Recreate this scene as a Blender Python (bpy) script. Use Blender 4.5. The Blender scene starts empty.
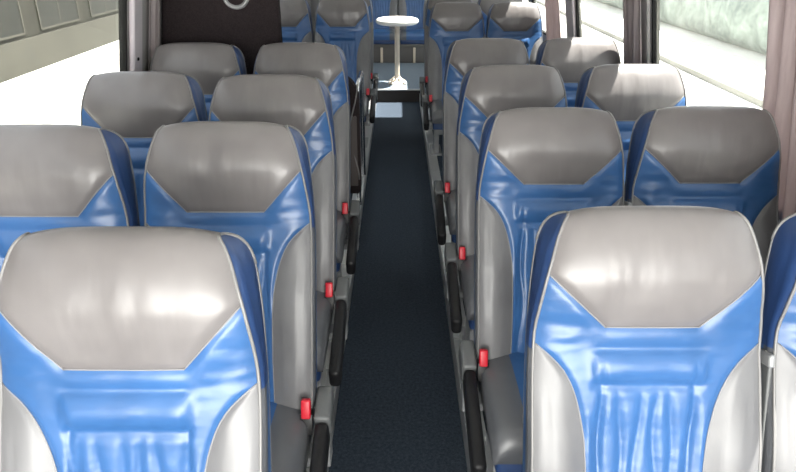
import bpy, bmesh, math, random
from mathutils import Vector, Matrix, noise as mnoise
random.seed(4)
S = bpy.context.scene
C = S.collection
PI = math.pi
CAM_Z = 1.80
TH = 24.30

# ------------------------------------------------------------------ helpers
def lerp(a, b, t): return a + (b - a) * t
def clamp(x, a=0.0, b=1.0): return max(a, min(b, x))
def smooth(x):
    x = clamp(x); return x * x * (3 - 2 * x)
def table(tab, x):
    """monotone-ish cubic interpolation of a table"""
    if x <= tab[0][0]: return tab[0][1]
    if x >= tab[-1][0]: return tab[-1][1]
    n = len(tab)
    for i in range(n - 1):
        x0, y0 = tab[i]; x1, y1 = tab[i + 1]
        if x <= x1:
            def slope(k):
                if k <= 0 or k >= n - 1: 
                    k0 = max(0, min(n - 2, k if k <= 0 else k - 1))
                    return (tab[k0 + 1][1] - tab[k0][1]) / (tab[k0 + 1][0] - tab[k0][0])
                a = (tab[k][1] - tab[k - 1][1]) / (tab[k][0] - tab[k - 1][0])
                b = (tab[k + 1][1] - tab[k][1]) / (tab[k + 1][0] - tab[k][0])
                return 0 if a * b <= 0 else 2 * a * b / (a + b)
            h = x1 - x0; t = (x - x0) / h
            m0 = slope(i) * h; m1 = slope(i + 1) * h
            return ((2*t**3 - 3*t*t + 1) * y0 + (t**3 - 2*t*t + t) * m0
                    + (-2*t**3 + 3*t*t) * y1 + (t**3 - t*t) * m1)

def link_bm(name, bm, mat=None, parent=None, smoothed=True):
    me = bpy.data.meshes.new(name)
    bm.normal_update()
    bm.to_mesh(me); bm.free()
    if smoothed:
        for p in me.polygons: p.use_smooth = True
    o = bpy.data.objects.new(name, me)
    C.objects.link(o)
    if mat: me.materials.append(mat)
    if parent: o.parent = parent
    return o

def tag(o, label, cat, group=None, kind=None):
    o['label'] = label; o['category'] = cat
    if group: o['group'] = group
    if kind: o['kind'] = kind
    return o

def structure(o):
    o['kind'] = 'structure'; return o

def empty(name, loc, rz=0):
    o = bpy.data.objects.new(name, None); C.objects.link(o)
    o.location = loc; o.rotation_euler = (0, 0, rz)
    o.empty_display_size = .1
    return o

def bbox(bm, lo, hi, bev=0, seg=3, mtx=None):
    r = bmesh.ops.create_cube(bm, size=1)
    vs = r['verts']
    for v in vs:
        v.co = Vector([lerp(lo[k], hi[k], v.co[k] + .5) for k in range(3)])
    if bev:
        es = list({e for v in vs for e in v.link_edges})
        rb = bmesh.ops.bevel(bm, geom=es, offset=bev, segments=seg, profile=.5, affect='EDGES')
        vs = list({v for f in rb['faces'] for v in f.verts} | {v for v in vs if v.is_valid})
    if mtx:
        for v in vs: v.co = mtx @ v.co
    return vs

def box(name, lo, hi, mat, parent=None, bev=0, seg=3, mtx=None, smoothed=None):
    bm = bmesh.new(); bbox(bm, lo, hi, bev, seg, mtx)
    o = link_bm(name, bm, mat, parent, False)
    if bev:
        for p in o.data.polygons: p.use_smooth = True
        try: o.data.set_sharp_from_angle(angle=R(50))
        except Exception: pass
    return o

def R(d): return math.radians(d)

def tube(bm, pts, r, n=8, cap=True):
    pts = [Vector(p) for p in pts]
    rings = []
    up = None
    for i, p in enumerate(pts):
        a = pts[max(0, i - 1)]; b = pts[min(len(pts) - 1, i + 1)]
        d = (b - a)
        if d.length < 1e-9: d = Vector((0, 0, 1))
        d.normalize()
        if up is None:
            up = Vector((1, 0, 0)) if abs(d.x) < .8 else Vector((0, 0, 1))
        s = d.cross(up)
        if s.length < 1e-6: s = d.cross(Vector((0, 1, 0)))
        s.normalize(); up = s.cross(d).normalized()
        rr = r[i] if isinstance(r, (list, tuple)) else r
        rings.append([bm.verts.new(p + (s * math.cos(2*PI*k/n) + up * math.sin(2*PI*k/n)) * rr) for k in range(n)])
    for a, b in zip(rings[:-1], rings[1:]):
        for k in range(n):
            bm.faces.new((a[k], a[(k+1) % n], b[(k+1) % n], b[k]))
    if cap:
        bm.faces.new(rings[0][::-1]); bm.faces.new(rings[-1])

def lathe(bm, prof, n=32, cx=0, cy=0):
    rings = []
    for r, z in prof:
        if r < 1e-6:
            rings.append([bm.verts.new((cx, cy, z))])
        else:
            rings.append([bm.verts.new((cx + r*math.cos(2*PI*k/n), cy + r*math.sin(2*PI*k/n), z)) for k in range(n)])
    for a, b in zip(rings[:-1], rings[1:]):
        for k in range(n):
            k2 = (k + 1) % n
            if len(a) == 1 and len(b) == 1: continue
            if len(a) == 1: bm.faces.new((a[0], b[k2], b[k]))
            elif len(b) == 1: bm.faces.new((a[k], a[k2], b[0]))
            else: bm.faces.new((a[k], a[k2], b[k2], b[k]))

def grid(bm, rows, flip=False):
    """rows: list of equal-length lists of points"""
    vv = [[bm.verts.new(p) for p in r] for r in rows]
    for a, b in zip(vv[:-1], vv[1:]):
        for k in range(len(a) - 1):
            q = (a[k], a[k+1], b[k+1], b[k])
            try: bm.faces.new(q[::-1] if flip else q)
            except ValueError: pass

# ------------------------------------------------------------------ materials
def mat(name, col, rough=.5, metal=0.0, spec=.5):
    m = bpy.data.materials.new(name); m.use_nodes = True
    b = m.node_tree.nodes['Principled BSDF']
    b.inputs['Base Color'].default_value = (*col, 1)
    b.inputs['Roughness'].default_value = rough
    b.inputs['Metallic'].default_value = metal
    b.inputs['Specular IOR Level'].default_value = spec
    return m, m.node_tree, b

def add_noise(nt, scale, detail=4, rough=.5, vec=None, stretch=None):
    t = nt.nodes.new('ShaderNodeTexNoise')
    t.inputs['Scale'].default_value = scale
    t.inputs['Detail'].default_value = detail
    t.inputs['Roughness'].default_value = rough
    if vec is None:
        tc = nt.nodes.new('ShaderNodeTexCoord'); vec = tc.outputs['Object']
    if stretch:
        mp = nt.nodes.new('ShaderNodeMapping'); mp.inputs['Scale'].default_value = stretch
        nt.links.new(vec, mp.inputs['Vector']); vec = mp.outputs['Vector']
    nt.links.new(vec, t.inputs['Vector'])
    return t

def colvar(nt, b, tex, c0, c1, lo=.35, hi=.65):
    r = nt.nodes.new('ShaderNodeValToRGB')
    r.color_ramp.elements[0].position = lo; r.color_ramp.elements[0].color = (*c0, 1)
    r.color_ramp.elements[1].position = hi; r.color_ramp.elements[1].color = (*c1, 1)
    nt.links.new(tex.outputs['Fac'], r.inputs['Fac'])
    nt.links.new(r.outputs['Color'], b.inputs['Base Color'])

def bump(nt, b, tex, strength, dist, prev=None):
    n = nt.nodes.new('ShaderNodeBump')
    n.inputs['Strength'].default_value = strength
    n.inputs['Distance'].default_value = dist
    nt.links.new(tex.outputs[0], n.inputs['Height'])
    if prev: nt.links.new(prev.outputs['Normal'], n.inputs['Normal'])
    nt.links.new(n.outputs['Normal'], b.inputs['Normal'])
    return n

def seat_vec(nt):
    """seat-local coordinates shifted by a random amount for each seat part, so no two seats crease alike"""
    tc = nt.nodes.new('ShaderNodeTexCoord')
    oi = nt.nodes.new('ShaderNodeObjectInfo')
    mul = nt.nodes.new('ShaderNodeVectorMath'); mul.operation = 'MULTIPLY_ADD'
    nt.links.new(oi.outputs['Location'], mul.inputs[0])
    mul.inputs[1].default_value = (3.7, 2.3, 5.1)
    nt.links.new(tc.outputs['Object'], mul.inputs[2])
    return mul.outputs['Vector']

def leather(name, c0, c1, rough, wrinkle, stretch, wscale=9, wdist=.006):
    m, nt, b = mat(name, c0, rough)
    v = seat_vec(nt)
    colvar(nt, b, add_noise(nt, 5, 3, .5, v), c0, c1)
    w = add_noise(nt, wscale, 2.0, .45, v, stretch)
    n1 = bump(nt, b, w, wrinkle, wdist)
    g = add_noise(nt, 420, 2, .5, v)
    bump(nt, b, g, .12, .0006, n1)
    return m

M = {}
M['grey_crown'] = leather('grey_leather_crown', (.128, .119, .119), (.157, .147, .147), .32, .5, (1.9, .8, .45), 9, .009)
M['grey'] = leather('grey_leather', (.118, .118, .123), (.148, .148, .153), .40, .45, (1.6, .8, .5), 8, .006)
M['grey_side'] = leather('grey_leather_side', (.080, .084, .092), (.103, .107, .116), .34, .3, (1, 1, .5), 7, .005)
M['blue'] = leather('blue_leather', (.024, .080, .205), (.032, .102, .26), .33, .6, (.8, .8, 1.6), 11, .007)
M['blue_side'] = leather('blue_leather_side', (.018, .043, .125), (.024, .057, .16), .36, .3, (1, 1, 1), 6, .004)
M['piping'], nt, b = mat('pale_grey_piping', (.15, .147, .146), .4)
M['thread'], nt, b = mat('pale_thread', (.20, .20, .21), .6)
M['shell'], nt, b = mat('charcoal_seat_shell', (.035, .036, .042), .5)
bump(nt, b, add_noise(nt, 300, 2), .1, .001)
M['black'], nt, b = mat('black_plastic', (.007, .007, .008), .5, 0, .35)
bump(nt, b, add_noise(nt, 350, 2), .1, .001)
M['hinge'], nt, b = mat('grey_plastic', (.095, .10, .102), .5)
bump(nt, b, add_noise(nt, 300, 2), .1, .001)
M['steel'], nt, b = mat('grey_painted_steel', (.28, .285, .29), .4, .3)
M['red'], nt, b = mat('red_plastic', (.50, .010, .025), .4)
M['chrome'], nt, b = mat('chrome', (.8, .8, .82), .15, 1.0)
M['alu'], nt, b = mat('brushed_aluminium', (.55, .56, .56), .38, .85)
t_ = add_noise(nt, 6, 3, .5, None, (40, 1, 40)); bump(nt, b, t_, .15, .002)
M['carpet'], nt, b = mat('navy_carpet', (.012, .019, .03), .95, 0, .15)
colvar(nt, b, add_noise(nt, 75, 5, .85), (.008, .0135, .021), (.044, .058, .078), .32, .7)
bump(nt, b, add_noise(nt, 500, 2, .7), .6, .004)
M['deck'], nt, b = mat('blue_grey_vinyl', (.13, .17, .21), .35)
colvar(nt, b, add_noise(nt, 60, 4, .6), (.10, .135, .17), (.17, .21, .25))
M['riser'], nt, b = mat('dark_brown_riser', (.016, .012, .011), .7)
M['wall'], nt, b = mat('grey_wall_lining', (.30, .29, .29), .7)
bump(nt, b, add_noise(nt, 120, 3), .15, .002)
M['ceil'], nt, b = mat('pale_ceiling_lining', (.55, .55, .54), .8)
bump(nt, b, add_noise(nt, 150, 3), .1, .002)
M['pillar'], nt, b = mat('lavender_grey_pillar_lining', (.46, .42, .45), .75)
bump(nt, b, add_noise(nt, 90, 3), .15, .002)
M['seal'], nt, b = mat('black_rubber_seal', (.006, .006, .006), .8, 0, .2)
M['panel'], nt, b = mat('dark_brown_carpeted_panel', (.022, .017, .018), .95, 0, .1)
colvar(nt, b, add_noise(nt, 180, 3, .7), (.014, .011, .012), (.032, .025, .026))
bump(nt, b, add_noise(nt, 400, 2, .6), .4, .003)
M['net'], nt, b = mat('brown_grey_mesh_net', (.06, .05, .048), .8)
w_ = nt.nodes.new('ShaderNodeTexChecker'); w_.inputs['Scale'].default_value = 130
tc_ = nt.nodes.new('ShaderNodeTexCoord'); nt.links.new(tc_.outputs['Object'], w_.inputs['Vector'])
w_.inputs['Color1'].default_value = (.10, .085, .08, 1); w_.inputs['Color2'].default_value = (.03, .025, .025, 1)
nt.links.new(w_.outputs['Color'], b.inputs['Base Color'])
M['curtain'], nt, b = mat('mauve_grey_curtain', (.30, .25, .25), .9, 0, .1)
colvar(nt, b, add_noise(nt, 30, 3, .6, None, (1, 1, .06)), (.29, .255, .262), (.40, .352, .358))
bump(nt, b, add_noise(nt, 600, 2), .2, .001)
tl_ = nt.nodes.new('ShaderNodeBsdfTranslucent'); tl_.inputs['Color'].default_value = (.44, .38, .38, 1)
mx_ = nt.nodes.new('ShaderNodeMixShader'); mx_.inputs['Fac'].default_value = .36
nt.links.new(b.outputs[0], mx_.inputs[1]); nt.links.new(tl_.outputs[0], mx_.inputs[2])
nt.links.new(mx_.outputs[0], nt.nodes['Material Output'].inputs['Surface'])
M['table'], nt, b = mat('white_laminate', (.82, .81, .78), .3)
M['pole'], nt, b = mat('cream_painted_metal', (.55, .49, .41), .35)
M['beige'], nt, b = mat('beige_post', (.55, .47, .37), .5)
M['bench'], nt, b = mat('dark_grey_bench_base', (.10, .092, .085), .7)
M['concrete'], nt, b = mat('pale_concrete', (.75, .74, .70), .9)
colvar(nt, b, add_noise(nt, .6, 5, .6), (.48, .475, .44), (.56, .555, .52))
M['kerb'], nt, b = mat('concrete_kerb', (.16, .16, .145), .9)
bump(nt, b, add_noise(nt, 8, 4), .3, .01)
M['plinth'], nt, b = mat('olive_render', (.09, .085, .06), .9)
colvar(nt, b, add_noise(nt, .5, 4, .6), (.019, .0187, .0125), (.030, .029, .021))
M['facade'], nt, b = mat('dark_olive_cladding', (.02, .02, .015), .8, 0, .2)
colvar(nt, b, add_noise(nt, .35, 4, .6, None, (1, 1, .25)), (.008, .008, .006), (.020, .019, .014))
M['fwin'], nt, b = mat('facade_dark_glazing', (.006, .0065, .005), .6, 0, .2)
M['leaf'], nt, b = mat('hedge_foliage', (.05, .10, .06), .7)
colvar(nt, b, add_noise(nt, 1.6, 5, .7), (.07, .105, .095), (.27, .33, .30), .34, .66)
M['bark'], nt, b = mat('tree_bark', (.10, .08, .06), .9)

# window glass: mostly clear, a little reflection, a pale mixed-in veil imitating glare
def glass(name, veil):
    m = bpy.data.materials.new(name); m.use_nodes = True
    nt = m.node_tree; nt.nodes.clear()
    out = nt.nodes.new('ShaderNodeOutputMaterial')
    tr = nt.nodes.new('ShaderNodeBsdfTransparent'); tr.inputs['Color'].default_value = (.94, .945, .94, 1)
    gl = nt.nodes.new('ShaderNodeBsdfGlossy'); gl.inputs['Roughness'].default_value = .02
    df = nt.nodes.new('ShaderNodeBsdfTranslucent'); df.inputs['Color'].default_value = (.8, .82, .74, 1)
    m1 = nt.nodes.new('ShaderNodeMixShader'); m2 = nt.nodes.new('ShaderNodeMixShader')
    fr = nt.nodes.new('ShaderNodeFresnel'); fr.inputs['IOR'].default_value = 1.25
    ge = nt.nodes.new('ShaderNodeNewGeometry')
    ff = nt.nodes.new('ShaderNodeMath'); ff.operation = 'SUBTRACT'; ff.inputs[0].default_value = 1
    half = nt.nodes.new('ShaderNodeMath'); half.operation = 'MULTIPLY'; half.inputs[1].default_value = .4
    nt.links.new(fr.outputs['Fac'], half.inputs[0])
    nt.links.new(ge.outputs['Backfacing'], ff.inputs[1])
    k1 = nt.nodes.new('ShaderNodeMath'); k1.operation = 'MULTIPLY'
    nt.links.new(half.outputs[0], k1.inputs[0]); nt.links.new(ff.outputs[0], k1.inputs[1])
    nt.links.new(k1.outputs[0], m1.inputs['Fac'])
    nt.links.new(tr.outputs[0], m1.inputs[1]); nt.links.new(gl.outputs[0], m1.inputs[2])
    n = add_noise(nt, 2.5, 5, .6)
    mr = nt.nodes.new('ShaderNodeMapRange')
    mr.inputs['From Min'].default_value = .3; mr.inputs['From Max'].default_value = .75
    mr.inputs['To Min'].default_value = veil * .4; mr.inputs['To Max'].default_value = veil * 1.6
    nt.links.new(n.outputs['Fac'], mr.inputs['Value'])
    k2 = nt.nodes.new('ShaderNodeMath'); k2.operation = 'MULTIPLY'
    nt.links.new(mr.outputs['Result'], k2.inputs[0]); nt.links.new(ff.outputs[0], k2.inputs[1])
    nt.links.new(k2.outputs[0], m2.inputs['Fac'])
    nt.links.new(m1.outputs[0], m2.inputs[1]); nt.links.new(df.outputs[0], m2.inputs[2])
    nt.links.new(m2.outputs[0], out.inputs['Surface'])
    return m
M['glass'] = glass('veiled_window_glass', .03)
M['glass_right'] = glass('glare_veiled_window_glass', .05)  # right panes carry a stronger veil, standing in for sun glare

# ------------------------------------------------------------------ the coach seat
RECL = math.radians(15)
AX = Vector((0, math.sin(RECL), math.cos(RECL)))
NX = Vector((0, -math.cos(RECL), math.sin(RECL)))
LT = .83
BZ = .385
Y_APEX = LT * math.sin(RECL) - .06 * math.cos(RECL)
CW = .13          # arc parameter length of the front of the crown
BWK = .08         # and of its rear
HW = [(0, .171), (.02, .183), (.05, .194), (.1, .207), (.14, .216), (.2, .226), (.27, .234), (.4, .237), (.55, .237), (.9, .230)]
HB = [(0, .171), (.005, .182), (.02, .198), (.05, .212), (.1, .223), (.2, .232), (.35, .236), (.9, .230)]
TF = [(0, .06), (CW, .131), (.18, .123), (.25, .105), (.30, .100), (.40, .101), (.55, .110), (.7, .116), (.9, .10)]
W_SIDE, W_BOT, X_BOT = .134, .252, .108     # crown panel: where its sides turn in, where it ends, half width there
BOL = [(.285, .2345), (.31, .204), (.34, .176), (.38, .155), (.43, .140), (.50, .128), (.60, .123), (.9, .122)]

def qt(w):
    if w < 0:
        b = PI / 2 * min(1, -w / BWK)
        return BWK * (1 - math.cos(b)), .06 * (1 - math.sin(b))
    if w < CW:
        a = PI / 2 * w / CW
        return CW * (1 - math.cos(a)) , .06 + (.131 - .06) * math.sin(a)
    return w, table(TF, w)

X_SIDE = .2148
def hw(w):
    if w <= 0: return table(HB, qt(w)[0])
    return table(HW, qt(w)[0])

def groove(d, depth=.005, width=.007):
    return -depth * math.exp(-(d / width) ** 2)

def seg_dist(px, py, ax, ay, bx, by):
    dx, dy = bx - ax, by - ay
    t = clamp(((px-ax)*dx + (py-ay)*dy) / (dx*dx + dy*dy))
    return math.hypot(px - ax - t*dx, py - ay - t*dy)

def bol_x(w): return table(BOL, w)
PL = [-.094, -.055, -.018, .021, .052, .096]

def relief(x, w):
    ax = abs(x); r = 0
    if w > .08:
        # seams of the grey head panel
        d = min(seg_dist(ax, w, X_SIDE, W_SIDE, X_BOT, W_BOT), seg_dist(ax, w, 0, W_BOT, X_BOT, W_BOT))
        r += groove(d, .0055, .008)
    if w > .22:
        # shoulder roll
        inx = smooth((.125 - ax) / .02)
        r += inx * .011 * max(0, math.sin(PI * clamp((w - .296) / .072))) 
        r += inx * (groove(w - .290, .003, .008) + groove(w - .372, .004, .012))
        # gathers below it
        if w > .368:
            fade = smooth((w - .368) / .075)
            near = min(PL, key=lambda p: abs(p + .006*math.sin(w*21 + p*60) - x))
            dd = abs(near + .006*math.sin(w*21 + near*60) - x)
            r += inx * fade * (.0075 * math.sin(PI / 2 * clamp(dd / .019)) * (1 - .45 * smooth((w - .5) / .3)) - .004)
            r -= inx * .012 * smooth((w - .37) / .15)
        # edge of gathered field
        r += groove(ax - X_BOT, .004, .006) * smooth((w - .30) / .05) * (1 if w < .52 else 1 - smooth((w - .52) / .1))
    if w > .27:
        # side bolsters
        b = bol_x(w); h = hw(w)
        if ax > b:
            s = (ax - b) / max(1e-4, h - b)
            r += .026 * smooth((w - .29) / .25) * math.sin(PI * min(1, s * .62 + .0)) ** .9 * smooth(s * 3)
        r += groove(ax - b, .006, .008) * smooth((w - .285) / .03)
        r += groove(ax - (h - .028), .003, .004) * smooth((w - .36) / .06)
    else:
        # the flanks beside the head panel pucker a little
        if ax > X_BOT and w > .15:
            r += .0035 * mnoise.noise(Vector((x * 14, w * 38, 1.7))) * smooth((ax - X_BOT - .02) / .04) * smooth((w - .17) / .05)
    if .19 < w < .42 and ax > .11:
        r += .0035 * mnoise.noise(Vector((x * 18 + w * 12, w * 42, 7.3))) * math.exp(-((w - .27) / .05) ** 2) * smooth((ax - .11) / .03)
    return r

def surf(x, w):
    q, t = qt(w); h = hw(w)
    e = clamp(abs(x) / h)
    q += .014 * e ** 4 * (1 - smooth(abs(w) / BWK) if w < 0 else 1 - smooth(w / .14))
    if w > 0:
        t -= .020 * e ** 7 * smooth(w / .1)
        t -= .010 * e * e * smooth(w / .1) * (1 - smooth((w - .2) / .2))
        t += relief(x, w)
    # small irregular creases
    p = Vector((x * 16, w * 9, 3.1))
    t += .0022 * mnoise.noise(p) * smooth((w + .02) / .1)
    return Vector((x, 0, BZ)) + AX * (LT - q) + NX * t

def back_pt(w, side):
    """rear edge of the side panel opposite front edge parameter w"""
    q, _ = qt(w)
    if q < BWK:
        b = math.acos(1 - q / BWK)
        wb = -BWK * b / (PI / 2)
        return surf(side * hw(wb), wb)
    return Vector((side * table(HB, q), 0, BZ)) + AX * (LT - q)

def frange(a, b, n): return [a + (b - a) * i / n for i in range(n + 1)]

def crown_mesh():
    bm = bmesh.new(); rows = []
    ws = frange(-BWK, 0, 8)[:-1] + frange(0, W_SIDE, 16)[:-1] + frange(W_SIDE, W_BOT, 14)
    for w in ws:
        h = hw(w) if w <= W_SIDE else lerp(hw(W_SIDE), X_BOT, (w - W_SIDE) / (W_BOT - W_SIDE))
        rows.append([surf(h * (2 * j / 36 - 1), w) for j in range(37)])
    grid(bm, rows, True); return bm

W_END = LT
def cover_mesh():
    bm = bmesh.new()
    n1, n2 = 12, 44
    for s in (-1, 1):
        rows = []
        for w in frange(W_SIDE, W_BOT, 14):
            h = hw(w); b = lerp(hw(W_SIDE), X_BOT, (w - W_SIDE) / (W_BOT - W_SIDE))
            rows.append([surf(s * lerp(b, h, j / n1), w) for j in range(n1 + 1)])
        grid(bm, rows, s > 0)
    rows = []
    for w in frange(W_BOT, .285, 5)[:-1] + frange(.285, .40, 28)[:-1] + frange(.40, W_END, 34):
        h = hw(w) if w <= .285 else min(hw(w), bol_x(w))
        xs = [lerp(-h, -X_BOT, j / n1) for j in range(n1)] + [lerp(-X_BOT, X_BOT, j / n2) for j in range(n2)] + [lerp(X_BOT, h, j / n1) for j in range(n1 + 1)]
        rows.append([surf(x, w) for x in xs])
    grid(bm, rows, True)
    bmesh.ops.remove_doubles(bm, verts=bm.verts[:], dist=.0004)
    bmesh.ops.recalc_face_normals(bm, faces=bm.faces[:])
    return bm

def bolster_mesh(s):
    bm = bmesh.new(); rows = []
    for w in frange(.285, .45, 16)[:-1] + frange(.45, W_END, 22):
        b = bol_x(w); h = hw(w); b = min(b, h - .0004)
        rows.append([surf(s * lerp(b, h, j / 14), w) for j in range(15)])
    grid(bm, rows, s > 0); return bm

def side_pt(w, r, s):
    a = surf(s * hw(w), w); b = back_pt(w, s)
    q = qt(w)[0]
    p = a.lerp(b, r)
    p.x += s * .008 * 4 * r * (1 - r) * smooth(q / .09)
    # a soft roll right behind the piping
    p.x += s * .004 * math.sin(PI * min(1, r * 3)) * smooth(q / .06)
    return p

def side_mesh(s, w0, w1, r0, r1, n, m):
    bm = bmesh.new()
    rows = [[side_pt(w, lerp(r0, r1, j / m), s) for j in range(m + 1)] for w in frange(w0, w1, n)]
    grid(bm, rows, s > 0)
    bmesh.ops.remove_doubles(bm, verts=bm.verts[:], dist=.0002)
    return bm

def shell_mesh():
    bm = bmesh.new(); rows = []
    for q in frange(BWK, LT + .02, 24):
        h = table(HB, q); row = []
        for j in range(25):
            e = 2 * j / 24 - 1
            d = .035 * (1 - abs(e) ** 6) * smooth((q - BWK) / .05) 
            row.append(Vector((h * e, 0, BZ)) + AX * (LT - q) - NX * d)
        rows.append(row)
    grid(bm, rows)
    # underside closing the cover
    q = LT
    return bm

def piping_mesh():
    bm = bmesh.new()
    for s in (-1, 1):
        pts = [surf(s * hw(w), w) + Vector((s * .001, 0, 0)) for w in frange(-BWK, 0, 8)[:-1] + frange(0, .12, 14)[:-1] + frange(.12, W_END, 30)]
        tube(bm, pts, (.0034), 8)
        pts = [back_pt(w, s) for w in frange(CW * .55, .5, 22)]
        tube(bm, pts, .003, 6)
    return bm

def stitch_mesh():
    bm = bmesh.new()
    pts = [(-X_SIDE, W_SIDE), (-X_BOT, W_BOT), (X_BOT, W_BOT), (X_SIDE, W_SIDE)]
    for (x0, w0), (x1, w1) in zip(pts[:-1], pts[1:]):
        tube(bm, [surf(lerp(x0, x1, t), lerp(w0, w1, t)) + NX * .0012 for t in frange(0, 1, 20)], .0016, 6)
    for s in (-1, 1):
        tube(bm, [surf(s * bol_x(w), w) + NX * .001 for w in frange(.287, .5, 16)[:-1] + frange(.5, W_END, 14)], .0015, 6)
    return bm

def cushion_mesh():
    bm = bmesh.new(); rows = []
    prof = []      # closed side profile (y, z) from rear bottom over the top and front
    Y0, Y1, Z0, Z1 = -.03, -.50, .315, .425
    prof.append((Y0, Z0)); prof.append((Y0, Z1 - .03))
    for k in range(7):
        a = PI / 2 * k / 6; prof.append((Y0 - .03 + .03 * math.cos(a), Z1 - .03 + .03 * math.sin(a)))
    for k in range(1, 8): prof.append((lerp(Y0 - .03, Y1 + .06, k / 8), Z1 + .012 * math.sin(PI * k / 8)))
    for k in range(9):
        a = PI / 2 * k / 8; prof.append((Y1 + .06 - .06 * math.sin(a), Z1 - .06 + .06 * math.cos(a)))
    prof.append((Y1 + .01, Z0))
    for j in range(29):
        e = 2 * j / 28 - 1; row = []
        for (y, z) in prof:
            x = .228 * math.sin(e * PI / 2) if abs(e) > .999 else .228 * e
            drop = .045 * abs(e) ** 7 if z > .36 else 0
            sad = .012 * (e * e - .35) if z > .40 else 0
            zz = z - drop + sad + groove(abs(x) - .125, .004, .007) * (1 if z > .40 else 0)
            row.append(Vector((x, y, zz)))
        rows.append(row)
    grid(bm, rows)
    for row in (rows[0], rows[-1]):
        vs = [bm.verts.new(p) for p in row]
        try: bm.faces.new(vs)
        except ValueError: pass
    bmesh.ops.remove_doubles(bm, verts=bm.verts[:], dist=.0003)
    bmesh.ops.recalc_face_normals(bm, faces=bm.faces[:])
    # split off the blue middle strip
    return bm

def split_cushion(root):
    bm = cushion_mesh(); bm2 = bm.copy()
    def mid(f):
        c = f.calc_center_median(); return abs(c.x) < .125 and f.normal.z > .2 or (abs(c.x) < .125 and c.y < -.44)
    bmesh.ops.delete(bm, geom=[f for f in bm.faces if mid(f)], context='FACES')
    bmesh.ops.delete(bm2, geom=[f for f in bm2.faces if not mid(f)], context='FACES')
    link_bm('seat_cushion', bm, M['grey_side'], root)
    a = link_bm('cushion_centre_panel', bm2, M['blue'], root); a['label'] = 'blue leather strip along the middle of the seat cushion'

def make_seat(kind):
    """kind: aisle_left, aisle_right, window_left, window_right, bench"""
    global X_BOT, W_BOT
    W_BOT = .245 if kind.endswith('right') else .252
    X_BOT = .096 if kind.endswith('right') else .108
    root = empty('coach_seat', (0, 0, 0))
    o = link_bm('headrest_panel', crown_mesh(), M['grey_crown'], root); o['label'] = 'grey leather panel wrapped over the headrest'
    o = link_bm('backrest_cover', cover_mesh(), M['blue'], root); o['label'] = 'blue leather cover with gathered middle'
    for s in (-1, 1):
        o = link_bm('side_bolster', bolster_mesh(s), M['grey'], root)
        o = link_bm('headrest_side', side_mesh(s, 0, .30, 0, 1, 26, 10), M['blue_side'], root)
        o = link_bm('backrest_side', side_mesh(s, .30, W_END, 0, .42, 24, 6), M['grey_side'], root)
        o = link_bm('backrest_rear_strip', side_mesh(s, .30, W_END, .42, 1, 24, 6), M['blue'], root)
    link_bm('piping', piping_mesh(), M['piping'], root)
    link_bm('seam', stitch_mesh(), M['thread'], root)
    link_bm('back_shell', shell_mesh(), M['shell'], root)
    split_cushion(root)
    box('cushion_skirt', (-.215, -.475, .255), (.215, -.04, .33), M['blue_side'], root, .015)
    if kind == 'bench': return root
    box('seat_frame', (-.20, -.42, .20), (.20, -.02, .262), M['steel'], root, .008)
    ax = {'aisle_left': 1, 'aisle_right': -1}.get(kind, 0)
    for s in (-1, 1):
        bm = bmesh.new()
        bbox(bm, (s*.17 - .02, -.30, 0), (s*.17 + .02, -.12, .205), .006)
        bbox(bm, (s*.17 - .045, -.36, 0), (s*.17 + .045, -.05, .012), .003)
        link_bm('leg', bm, M['steel'], root, False)
    if ax:
        a = empty('armrest', (0, 0, 0)); a.parent = root
        # grey hinge housing, then the black pad drooping forward beside the cushion
        m = Matrix.Translation((ax * .268, -.105, .412)) @ Matrix.Rotation(R(14), 4, 'X')
        box('armrest_hinge', (-.024, -.062, -.05), (.024, .06, .034), M['hinge'], a, .010, 3, m)
        m = Matrix.Translation((ax * .268, -.165, .398)) @ Matrix.Rotation(R(15), 4, 'X')
        box('armrest_pad', (-.021, -.36, -.055), (.021, 0, .026), M['black'], a, .017, 4, m)
        bm = bmesh.new()
        bbox(bm, (ax*.268 - .012, -.12, .20), (ax*.268 + .012, -.05, .39), .005)
        bbox(bm, (min(ax*.18, ax*.275), -.12, .205), (max(ax*.18, ax*.275), -.05, .235), .004)
        link_bm('armrest_bracket', bm, M['steel'], root, False)
        bx = ax * .222
        b = empty('belt_buckle', (0, 0, 0)); b.parent = root
        m = Matrix.Translation((bx, -.145, .458)) @ Matrix.Rotation(R(-18), 4, 'X')
        o = box('buckle_body', (-.0135, -.012, -.040), (.0135, .012, .016), M['red'], b, .005, 3, m); o['label'] = 'red belt buckle'
        o = box('belt_strap', (-.018, -.003, -.09), (.018, .003, -.03), M['black'], b, .001, 2, m)
    if kind == 'window_right':
        a = empty('folded_armrest', (0, 0, 0)); a.parent = root
        m = Matrix.Translation((-.2445, -.03, .45)) @ Matrix.Rotation(-RECL, 4, 'X')
        box('armrest_pad', (-.005, -.035, 0), (.005, .025, .44), M['hinge'], a, .004, 3, m)
        box('armrest_tip', (-.007, -.04, .435), (.007, .028, .465), M['steel'], a, .006, 3, m)
    return root

def copy_tree(o, parent=None):
    c = o.copy(); C.objects.link(c)
    if parent: c.parent = parent
    for ch in list(o.children): copy_tree(ch, c)
    return c

protos = {}
def seat(kind, x, dtop, z, label, group='coach seats in rows', rz=0):
    if kind not in protos:
        o = protos[kind] = make_seat(kind)
    else:
        o = copy_tree(protos[kind])
    sc = 1.03 if kind.endswith('left') else 1.0
    o.scale = (sc, sc, sc)
    o.location = (x, dtop - Y_APEX * sc, z)
    o.rotation_euler = (0, 0, rz)
    tag(o, label, 'seat', group)
    return o

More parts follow.
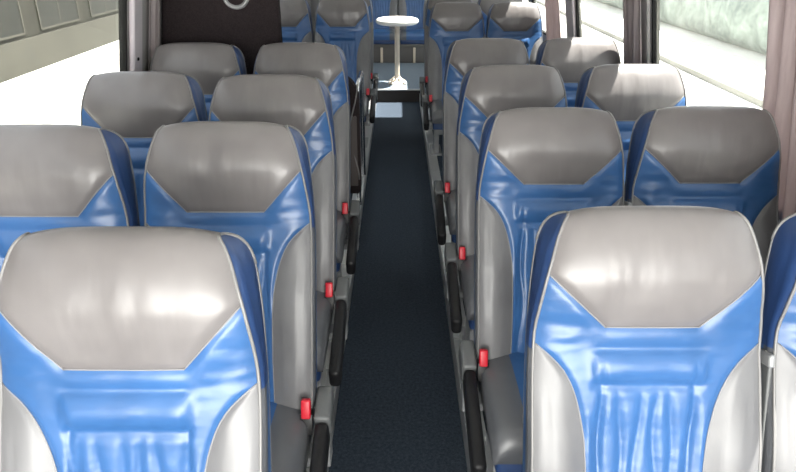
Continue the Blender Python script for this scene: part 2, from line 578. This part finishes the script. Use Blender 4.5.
PZ = .10     # height of the platforms the seats stand on
XL, XLW, XR, XRW = -.499, -1.022, .502, .999
PL_ = .08    # platform on the left
L = 'grey and blue coach seat '
seat('aisle_left', XL - .005, 1.109, PL_, L + 'left of the aisle, largest and nearest on that side')
seat('aisle_left', XL, 1.873, PL_, L + 'left of the aisle, second from the front')
seat('aisle_left', XL, 2.592, PL_, L + 'left of the aisle, third from the front')
seat('aisle_left', XL, 3.448, PL_, L + 'left of the aisle, backing onto the low panel')
seat('aisle_left', XL, 6.25, PL_, L + 'far left of the aisle, beyond the dark partition')
seat('aisle_left', XL, 7.0, PL_, L + 'last left of the aisle before the dark step')
seat('window_left', XLW, 1.84, PL_, L + "by the left window, cut by the photo's left edge")
seat('window_left', XLW, 2.653, PL_, L + 'by the left window, middle one of three')
seat('window_left', XLW, 3.448, PL_, L + 'at the left pillar, right in front of the dark partition')
seat('window_left', XLW, 6.25, PL_, L + 'at far left window, half hidden behind the dark partition')
seat('aisle_right', XR + .017, 1.253, PZ, L + 'right of the aisle, largest and nearest on that side')
seat('aisle_right', XR, 2.112, PZ, L + 'right of the aisle, second from the front')
seat('aisle_right', XR, 2.90, PZ, L + 'right of the aisle, third from the front')
seat('aisle_right', XR - .008, 3.73, PZ, L + 'right of the aisle, fourth from the front')
seat('aisle_right', XR, 5.95, PZ, L + 'far right of the aisle, first beyond the wide gap')
seat('aisle_right', XR, 6.78, PZ, L + 'last right of the aisle before the dark step')
seat('window_right', XRW + .026, 1.253, PZ, L + "by the right window, cut by the photo's right edge")
seat('window_right', XRW, 2.10, PZ + .008, L + 'by the right window, beside the nearest mauve curtain')
seat('window_right', XRW + .026, 2.92, PZ, L + 'by the right window, third from the front')
seat('window_right', XRW, 3.75, PZ, L + 'by the right window, fourth from the front')
seat('window_right', XRW, 5.95, PZ, L + 'at far right window, first beyond the wide gap')
seat('window_right', XRW, 6.78, PZ, L + 'at far right window, last before the dark step')
DZ = .15
seat('bench', -.249, 10.42, DZ, 'blue and grey back row bench seat just left of the table pole', 'bench seats across the back row')
seat('bench', .249, 10.42, DZ, 'blue and grey back row bench seat just right of the table pole', 'bench seats across the back row')
seat('bench', -.747, 10.42, DZ, 'blue and grey bench seat on the back row, towards the left window', 'bench seats across the back row')
seat('bench', .747, 10.42, DZ, 'blue and grey bench seat on the back row, towards the right window', 'bench seats across the back row')

# ------------------------------------------------------------------ floor, platforms, steps
AW = .257
Y0, Y1 = -1.6, 10.75
STEP = 7.91
XWL, XWR = -1.345, 1.335
def sbox(name, lo, hi, m, bev=0): return structure(box(name, lo, hi, m, None, bev))
sbox('floor', (XWL, Y0, -.06), (XWR, STEP, 0), M['carpet'])
sbox('floor_rear', (XWL, STEP + .004, -.06), (XWR, Y1, DZ), M['deck'])
sbox('trim_1', (-AW - .03, STEP - .006, 0), (AW + .03, STEP + .004, DZ - .012), M['riser'])
sbox('trim_2', (-AW - .03, STEP - .012, DZ - .012), (AW + .03, STEP + .03, DZ + .003), M['alu'], .002)
for s, xw, n in ((-1, XWL, 'left'), (1, XWR, 'right')):
    lo, hi = sorted((s * (AW + .028), xw))
    sbox('floor_platform_' + n, (lo, .2, 0), (hi, STEP, PL_ if s < 0 else PZ), M['carpet'])
    # aluminium edge of the platform, in lengths with a joint every 0.8 m
    y = .2; k = 3 if s < 0 else 20
    while y < STEP - .05:
        y2 = min(y + .80, STEP - .012)
        bm = bmesh.new()
        a, b = sorted((s * AW, s * (AW + .028)))
        ph = PL_ if s < 0 else PZ
        bbox(bm, (a, y, 0), (b, y2 - .006, ph + .004), .003)
        a, b = sorted((s * (AW + .001), s * (AW + .075)))
        bbox(bm, (a, y, ph), (b, y2 - .006, ph + .008), .002)
        structure(link_bm('trim_%d' % k, bm, M['alu'], None, False)); k += 1
        y = y2

# ------------------------------------------------------------------ side walls, roof, ends
SILL, HEAD, ROOF = 1.0, 1.93, 2.12
LEAN = .16
def lean(o):
    """the sides of the coach lean inwards above the sill"""
    for v in o.data.vertices:
        if v.co.z > SILL: v.co.x -= math.copysign((v.co.z - SILL) * LEAN, v.co.x)
    return o
def side_wall(name, x0, x1, spans):
    """wall with window openings; spans = solid stretches along y"""
    bm = bmesh.new()
    lo, hi = sorted((x0, x1))
    bbox(bm, (lo, Y0, -.06), (hi, Y1, SILL))
    bbox(bm, (lo, Y0, HEAD), (hi, Y1, ROOF))
    for a, b in spans: bbox(bm, (lo, a, SILL), (hi, b, HEAD))
    return structure(lean(link_bm(name, bm, M['wall'], None, False)))
LS = [(Y0, -1.4), (.1, .3), (3.24, 3.8), (5.4, 5.65), (7.1, 7.35), (8.9, 9.1), (10.6, Y1)]
RS = [(Y0, -1.4), (.15, .4), (1.83, 1.98), (3.44, 3.70), (5.0, 5.25), (6.75, 6.95), (8.4, 8.6), (10.6, Y1)]
side_wall('wall_left', XWL, XWL - .03, LS)
side_wall('wall_right', XWR, XWR + .03, RS)
wn = 1
for xw, spans in ((XWL - .018, LS), (XWR + .018, RS)):
    for (a, b), (c, d) in zip(spans[:-1], spans[1:]):
        g = box('window_%d' % wn, (xw - .003, b, SILL), (xw + .003, c, HEAD), M['glass'] if xw < 0 else M['glass_right'])
        structure(lean(g))
        bm = bmesh.new()
        s = .016
        lo, hi = xw - .014, xw + .020
        if xw > 0: lo, hi = xw - .020, xw + .014
        bbox(bm, (lo, b, SILL), (hi, b + s, HEAD)); bbox(bm, (lo, c - s, SILL), (hi, c, HEAD))
        bbox(bm, (lo, b + s, SILL), (hi, c - s, SILL + s)); bbox(bm, (lo, b + s, HEAD - s), (hi, c - s, HEAD))
        o = link_bm('window_frame', bm, M['seal'], None, False)
        lean(o).parent = g
        wn += 1
# pillar linings
def lining(n, x0, x1, y0, y1, m):
    bm = bmesh.new(); lo, hi = sorted((x0, x1))
    bbox(bm, (lo, y0, SILL - .02), (hi, y1, HEAD + .02), .012)
    return structure(lean(link_bm('trim_%d' % n, bm, m, None, False)))
lining(40, XWL, XWL + .03, 3.255, 3.37, M['pillar'])
lining(41, XWL, XWL + .018, 3.375, 3.66, M['wall'])
lining(42, XWR, XWR - .025, 5.01, 5.24, M['pillar'])
lining(43, XWR, XWR - .02, 3.45, 3.69, M['wall'])
# a small screw cap on the left pillar
bm = bmesh.new()
r = bmesh.ops.create_cone(bm, cap_ends=True, segments=16, radius1=.009, radius2=.008, depth=.006)
for v in r['verts']: v.co = Matrix.Rotation(PI/2, 4, 'Y') @ v.co + Vector((XWL + .033, 3.30, 1.26))
o = lean(link_bm('screw_cap', bm, M['seal'])); tag(o, 'small dark screw cap on the pale pillar at the left window', 'screw')

# roof; unseen opening added so sun reaches the table and aisle floor
HX0, HX1, HY0, HY1 = .28, 1.0, 7.50, 8.75
bm = bmesh.new()
RL, RR = XWL + .11, XWR - .11
bbox(bm, (RL, Y0, ROOF), (RR, HY0, ROOF + .06)); bbox(bm, (RL, HY1, ROOF), (RR, Y1, ROOF + .06))
bbox(bm, (RL, HY0, ROOF), (HX0, HY1, ROOF + .06)); bbox(bm, (HX1, HY0, ROOF), (RR, HY1, ROOF + .06))
structure(link_bm('ceiling', bm, M['ceil'], None, False))
sbox('wall_back', (XWL - .07, Y1, -.06), (XWR + .07, Y1 + .06, ROOF + .06), M['wall'])
# front end with the windscreen opening, behind the photographer
bm = bmesh.new()
bbox(bm, (XWL - .07, Y0 - .06, -.06), (XWR + .07, Y0, .55)); bbox(bm, (XWL - .07, Y0 - .06, HEAD + .12), (XWR + .07, Y0, ROOF + .06))
bbox(bm, (XWL - .07, Y0 - .06, .55), (XWL + .06, Y0, HEAD + .12)); bbox(bm, (XWR - .06, Y0 - .06, .55), (XWR + .07, Y0, HEAD + .12))
structure(link_bm('wall_front', bm, M['wall'], None, False))
g = structure(box('window_%d' % wn, (XWL + .06, Y0 - .035, .55), (XWR - .06, Y0 - .029, HEAD + .12), M['glass']))

# ------------------------------------------------------------------ partition, low panel, curtains
p = empty('partition', (-.972, 3.74, PL_))
bm = bmesh.new()
out = [(.335, 0), (.335, 1.95), (-.37 + .16 * (1.95 + PL_ - 1), 1.95), (-.362, 1.0 - PL_), (-.362, 0)]
fr = [bm.verts.new((x, -.03, z)) for x, z in out]; bk = [bm.verts.new((x, .03, z)) for x, z in out]
bm.faces.new(fr); bm.faces.new(bk[::-1])
for k in range(5): bm.faces.new((fr[k], bk[k], bk[(k + 1) % 5], fr[(k + 1) % 5]))
bmesh.ops.recalc_face_normals(bm, faces=bm.faces[:])
bmesh.ops.bevel(bm, geom=bm.edges[:], offset=.008, segments=2, affect='EDGES')
link_bm('panel', bm, M['panel'], p, False)
bm = bmesh.new()
pts = []
prof = [(.051, -.004), (.056, -.011), (.063, -.014), (.070, -.011), (.074, 0)]
rings = []
n = 40
for r_, y_ in prof:
    rings.append([bm.verts.new((.112 + r_ * math.cos(2*PI*k/n), -.030 + y_, 1.445 + r_ * math.sin(2*PI*k/n))) for k in range(n)])
for a, b in zip(rings[:-1], rings[1:]):
    for k in range(n): bm.faces.new((a[k], b[k], b[(k+1) % n], a[(k+1) % n]))
o = link_bm('ring', bm, M['steel'], p); o['label'] = 'round pale metal ring'
bm = bmesh.new()
vs = [bm.verts.new((.112 + .052 * math.cos(2*PI*k/n), -.0335, 1.445 + .052 * math.sin(2*PI*k/n))) for k in range(n)]
bm.faces.new(vs)
link_bm('ring_insert', bm, M['panel'], o, False)
tag(p, 'tall dark brown carpeted partition with a round metal ring, behind the left window seat', 'partition')

q = empty('low_panel', (-.425, 3.74, PL_))
bm = bmesh.new()
# outline with a rounded upper aisle corner, extruded
out = [(-.20, .33), (.19, .33), (.205, .36), (.205, .80)]
for k in range(1, 9):
    a = PI / 2 * k / 8; out.append((.205 - .10 + .10 * math.cos(a), .88 + .14 * math.sin(a)))
out += [(-.20, 1.02)]
fr = [bm.verts.new((x, -.045, z)) for x, z in out]; bk = [bm.verts.new((x, .03, z)) for x, z in out]
bm.faces.new(fr); bm.faces.new(bk[::-1])
for k in range(len(out)):
    k2 = (k + 1) % len(out); bm.faces.new((fr[k], bk[k], bk[k2], fr[k2]))
bmesh.ops.recalc_face_normals(bm, faces=bm.faces[:])
o = link_bm('panel', bm, M['panel'], q, False)
bm = bmesh.new()
rows = [[Vector((lerp(.02, .19, j / 10), -.050 - .02 * math.sin(PI * j / 10) * math.sin(PI * i / 16), lerp(.38, .80, i / 16))) for j in range(11)] for i in range(17)]
grid(bm, rows)
link_bm('net_pocket', bm, M['net'], q)
bm = bmesh.new()
tube(bm, [(.198 - .05 * math.sin(PI * k / 16) ** 2, -.053, lerp(.42, .98, k / 16)) for k in range(17)], .004, 8)
link_bm('net_edge', bm, M['piping'], q)
for x in (-.16, .12):
    box('leg', (x - .018, -.02, 0), (x + .018, .016, .34), M['shell'], q, .004)
tag(q, 'low dark brown panel with a net pocket behind the fourth left aisle seat', 'panel')
# grab posts of the stairwell behind it
bm = bmesh.new()
tube(bm, [(-.27, 4.30, PZ), (-.27, 4.30, .86)], .016, 12)
tube(bm, [(-.27, 4.30, .86), (-.27, 4.34, .90), (-.27, 4.90, .90), (-.27, 4.94, .86), (-.27, 4.94, PZ)], .016, 12)
o = link_bm('grab_rail', bm, M['chrome']); tag(o, 'chrome grab rail beside the aisle, beyond the low dark panel', 'rail')

def curtain(name, x, y0, y1, z0, z1, n, amp, label, s, tie=0.0):
    """pleated curtain hanging along a side wall"""
    bm = bmesh.new(); rows = []
    for i in range(25):
        v = i / 24; z = lerp(z0, z1, v); row = []
        gat = 1 - tie * (1 - v) ** 1.5
        for j in range(n * 10 + 1):
            u = j / (n * 10)
            y = lerp(y0, y1, .5 + (u - .5) * gat)
            ph = 2 * PI * u * n
            xx = x + s * amp * (math.sin(ph) + .35 * math.sin(2.3 * ph + 1 + v)) * (.75 + .25 * math.sin(5 * v + u * 9))
            row.append(Vector((xx, y, z)))
        rows.append(row)
    grid(bm, rows)
    o = lean(link_bm(name, bm, M['curtain']))
    m = o.modifiers.new('thickness', 'SOLIDIFY'); m.thickness = .003
    tag(o, label, 'curtain', 'window curtains tied at the pillars'); return o
curtain('curtain', 1.285, 1.58, 2.21, .93, 1.97, 7, .024, 'mauve grey pleated curtain at the right edge, nearest the front', 1)
curtain('curtain', 1.28, 3.46, 3.70, .93, 1.97, 3, .020, 'mauve grey curtain bunched at the right pillar beside the fourth-row window seat', 1, .15)
curtain('curtain', 1.28, 5.34, 5.80, .93, 1.97, 4, .018, 'mauve grey curtain at the far right window, beyond the pale pillar', 1)
curtain('curtain', -1.30, 3.44, 3.57, .93, 1.97, 2, .016, 'narrow mauve grey curtain between the pale left pillar and the brown partition', -1)

# ------------------------------------------------------------------ table and bench at the rear
t = empty('table', (-0.01, 8.28, DZ))
bm = bmesh.new()
lathe(bm, [(0, .705), (.215, .705), (.243, .714), (.257, .733), (.257, .750), (.245, .768), (.220, .776), (0, .777)], 48)
o = link_bm('tabletop', bm, M['table'], t); o['label'] = 'thick round white tabletop'
bm = bmesh.new(); lathe(bm, [(0, .698), (.07, .698), (.07, .706), (0, .706)], 24); link_bm('mounting_plate', bm, M['pole'], t)
bm = bmesh.new(); lathe(bm, [(.030, .03), (.030, .70)], 20); link_bm('pole', bm, M['pole'], t)
bm = bmesh.new(); lathe(bm, [(0, .0), (.12, .0), (.118, .010), (.06, .026), (.040, .045), (.036, .07), (.026, .075), (0, .075)], 32)
link_bm('foot_plate', bm, M['pole'], t)
for k in range(4):
    a = PI / 4 + k * PI / 2
    bm = bmesh.new()
    tube(bm, [(.034 * math.cos(a), .034 * math.sin(a), .075), (.10 * math.cos(a), .10 * math.sin(a), .03), (.15 * math.cos(a), .15 * math.sin(a), .008)], [.011, .009, .008], 8)
    link_bm('foot', bm, M['pole'], t)
tag(t, 'small round white table on a cream pole at the end of the aisle', 'table')

bn = empty('bench_base', (0, 10.0, DZ))
box('plinth', (-.98, -.24, 0), (.98, .32, .255), M['bench'], bn, .006)
box('rail', (-.98, -.255, .225), (.98, -.235, .255), M['bench'], bn, .004)
for s in (-1, 1):
    o = box('post', (s*.235 - .018, -.262, 0), (s*.235 + .018, -.236, .215), M['beige'], bn, .004); o['label'] = 'cream upright post'
tag(bn, 'dark base under the back row of bench seats with two cream posts', 'bench')

# ------------------------------------------------------------------ outside
GZ = -1.3
sbox('ground', (-60, -60, GZ - .1), (60, 80, GZ), M['concrete'])
k = box('kerb', (7.3, -30, GZ), (7.5, 60, GZ + .13), M['kerb'], None, .02); tag(k, 'long concrete kerb across the paving outside the right windows', 'kerb')
b_ = empty('building', (-9.3, 15, GZ))
box('plinth', (-.4, -30, 0), (0, 40, .80), M['plinth'], b_)
box('wall', (-6, -30, .80), (-.05, 40, 7.5), M['facade'], b_)
y = -28.0
while y < 36:
    w = box('window', (-.06, y, .95), (-.03, y + 2.2, 4.2), M['fwin'], b_)
    bm = bmesh.new()
    bbox(bm, (-.06, y - .05, .92), (-.02, y, 4.25)); bbox(bm, (-.06, y + 2.2, .92), (-.02, y + 2.25, 4.25))
    bbox(bm, (-.06, y, .90), (-.02, y + 2.2, .95)); bbox(bm, (-.06, y, 4.2), (-.02, y + 2.2, 4.25)); bbox(bm, (-.035, y + 1.08, .95), (-.025, y + 1.12, 4.2))
    link_bm('window_frame', bm, M['plinth'], w, False)
    y += 3.1
tag(b_, 'olive grey building with a paler plinth outside the left windows', 'building')

def blob(bm, c, r, seed, sub=4):
    rr = bmesh.ops.create_icosphere(bm, subdivisions=sub, radius=1)
    for v in rr['verts']:
        n = v.co.normalized()
        d = 1 + .28 * mnoise.noise(n * 2.2 + Vector((seed, 0, 0))) + .16 * mnoise.noise(n * 6 + Vector((0, seed, 0))) + .07 * mnoise.noise(n * 15 + Vector((0, 0, seed)))
        v.co = Vector((c[0] + n.x * r[0] * d, c[1] + n.y * r[1] * d, c[2] + n.z * r[2] * d))
bm = bmesh.new(); rows = []
prof = [(-.05, 0), (-.35, .25), (-.45, .9), (-.40, 1.6), (-.2, 2.1), (.3, 2.3), (.9, 2.1), (1.1, 1.4), (1.1, 0)]
for i in range(241):
    y = -8 + i * .2; row = []
    for j, (x, z) in enumerate(prof):
        p = Vector((x * 1.1, y * 1.1, z * 1.1)); n = mnoise.noise(p) * .28 + mnoise.noise(p * 3.1) * .16
        if z == 0: n *= .15
        row.append(Vector((10.75 + x - n, y, GZ + z * (1 + .12 * mnoise.noise(Vector((0, y * .4, 2)))) + (n * .5 if z else 0))))
    rows.append(row)
grid(bm, rows)
h = link_bm('hedge', bm, M['leaf']); tag(h, 'long leafy green hedge across the paving outside the right windows', 'hedge')
pl = ['nearest the front of the coach', 'second along the row', 'middle of the row', 'fourth along the row', 'furthest to the rear']
for i in range(5):
    y = 0 + i * 7.0
    tr = empty('tree', (14.6 + .4 * math.sin(i * 2.1), y, GZ))
    bm = bmesh.new()
    blob(bm, (0, 0, 3.4), (1.9, 2.2, 1.9), i * 3.1)
    link_bm('crown', bm, M['leaf'], tr)
    bm = bmesh.new(); tube(bm, [(0, 0, 0), (.05, .05, 1.0), (0, 0, 2.6)], [.16, .13, .08], 10)
    link_bm('trunk', bm, M['bark'], tr)
    tag(tr, 'round green tree behind the hedge outside, ' + pl[i], 'tree', 'trees behind the hedge')

# ------------------------------------------------------------------ light
w = bpy.data.worlds.new('sky'); S.world = w; w.use_nodes = True
bg = w.node_tree.nodes['Background']
bg.inputs['Color'].default_value = (.90, .95, 1.0, 1)
bg.inputs['Strength'].default_value = 2.6

sd = bpy.data.lights.new('sun', 'SUN'); sd.energy = 34; sd.angle = R(.6); sd.color = (1, .96, .88)
so = bpy.data.objects.new('sun', sd); C.objects.link(so)
el, az = R(65), R(20)      # from the right, slightly from the rear
d = Vector((math.cos(el) * math.cos(az), math.cos(el) * math.sin(az), math.sin(el)))
so.rotation_euler = d.to_track_quat('Z', 'Y').to_euler()
so.location = (8, 4, 12)

def portal(loc, rot, sx, sy, e=0, col=(1, 1, 1)):
    l = bpy.data.lights.new('window_light', 'AREA'); l.shape = 'RECTANGLE'; l.size = sx; l.size_y = sy
    l.color = col
    if e: l.energy = e
    else: l.cycles.is_portal = True
    o = bpy.data.objects.new('window_light', l); C.objects.link(o); o.location = loc; o.rotation_euler = rot
    return o
for spans, x, s in ((LS, XWL - .09, -1), (RS, XWR + .09, 1)):
    for (a, b), (c, dd) in zip(spans[:-1], spans[1:]):
        portal((x - s * .075, (b + c) / 2, (SILL + HEAD) / 2), (0, R(90 - 9) * s, 0), HEAD - SILL, c - b)
# daylight through the windscreen
portal(((XWL + XWR) / 2, Y0 - .08, 1.30), (R(90), 0, 0), 2.5, 1.45, 260, (1, .97, .93))
portal(((HX0 + HX1) / 2, (HY0 + HY1) / 2, ROOF + .08), (0, 0, 0), HX1 - HX0, HY1 - HY0)  # sky portal over the added roof opening

# ------------------------------------------------------------------ camera
cd = bpy.data.cameras.new('camera'); cd.sensor_width = 36; cd.lens = 660 / 796 * 36; cd.clip_start = .05
co = bpy.data.objects.new('camera', cd); C.objects.link(co)
co.location = (0, 0, CAM_Z); co.rotation_euler = (R(90 - TH), 0, 0)
S.camera = co
S.view_settings.view_transform = 'Standard'
S.view_settings.look = 'None'
S.view_settings.gamma = 1
S.view_settings.exposure = 0.0
S.view_settings.use_curve_mapping = False
S.cycles.use_denoising = True
S.cycles.max_bounces = 8
S.cycles.diffuse_bounces = 5
S.cycles.transparent_max_bounces = 12
S.cycles.sample_clamp_indirect = 8
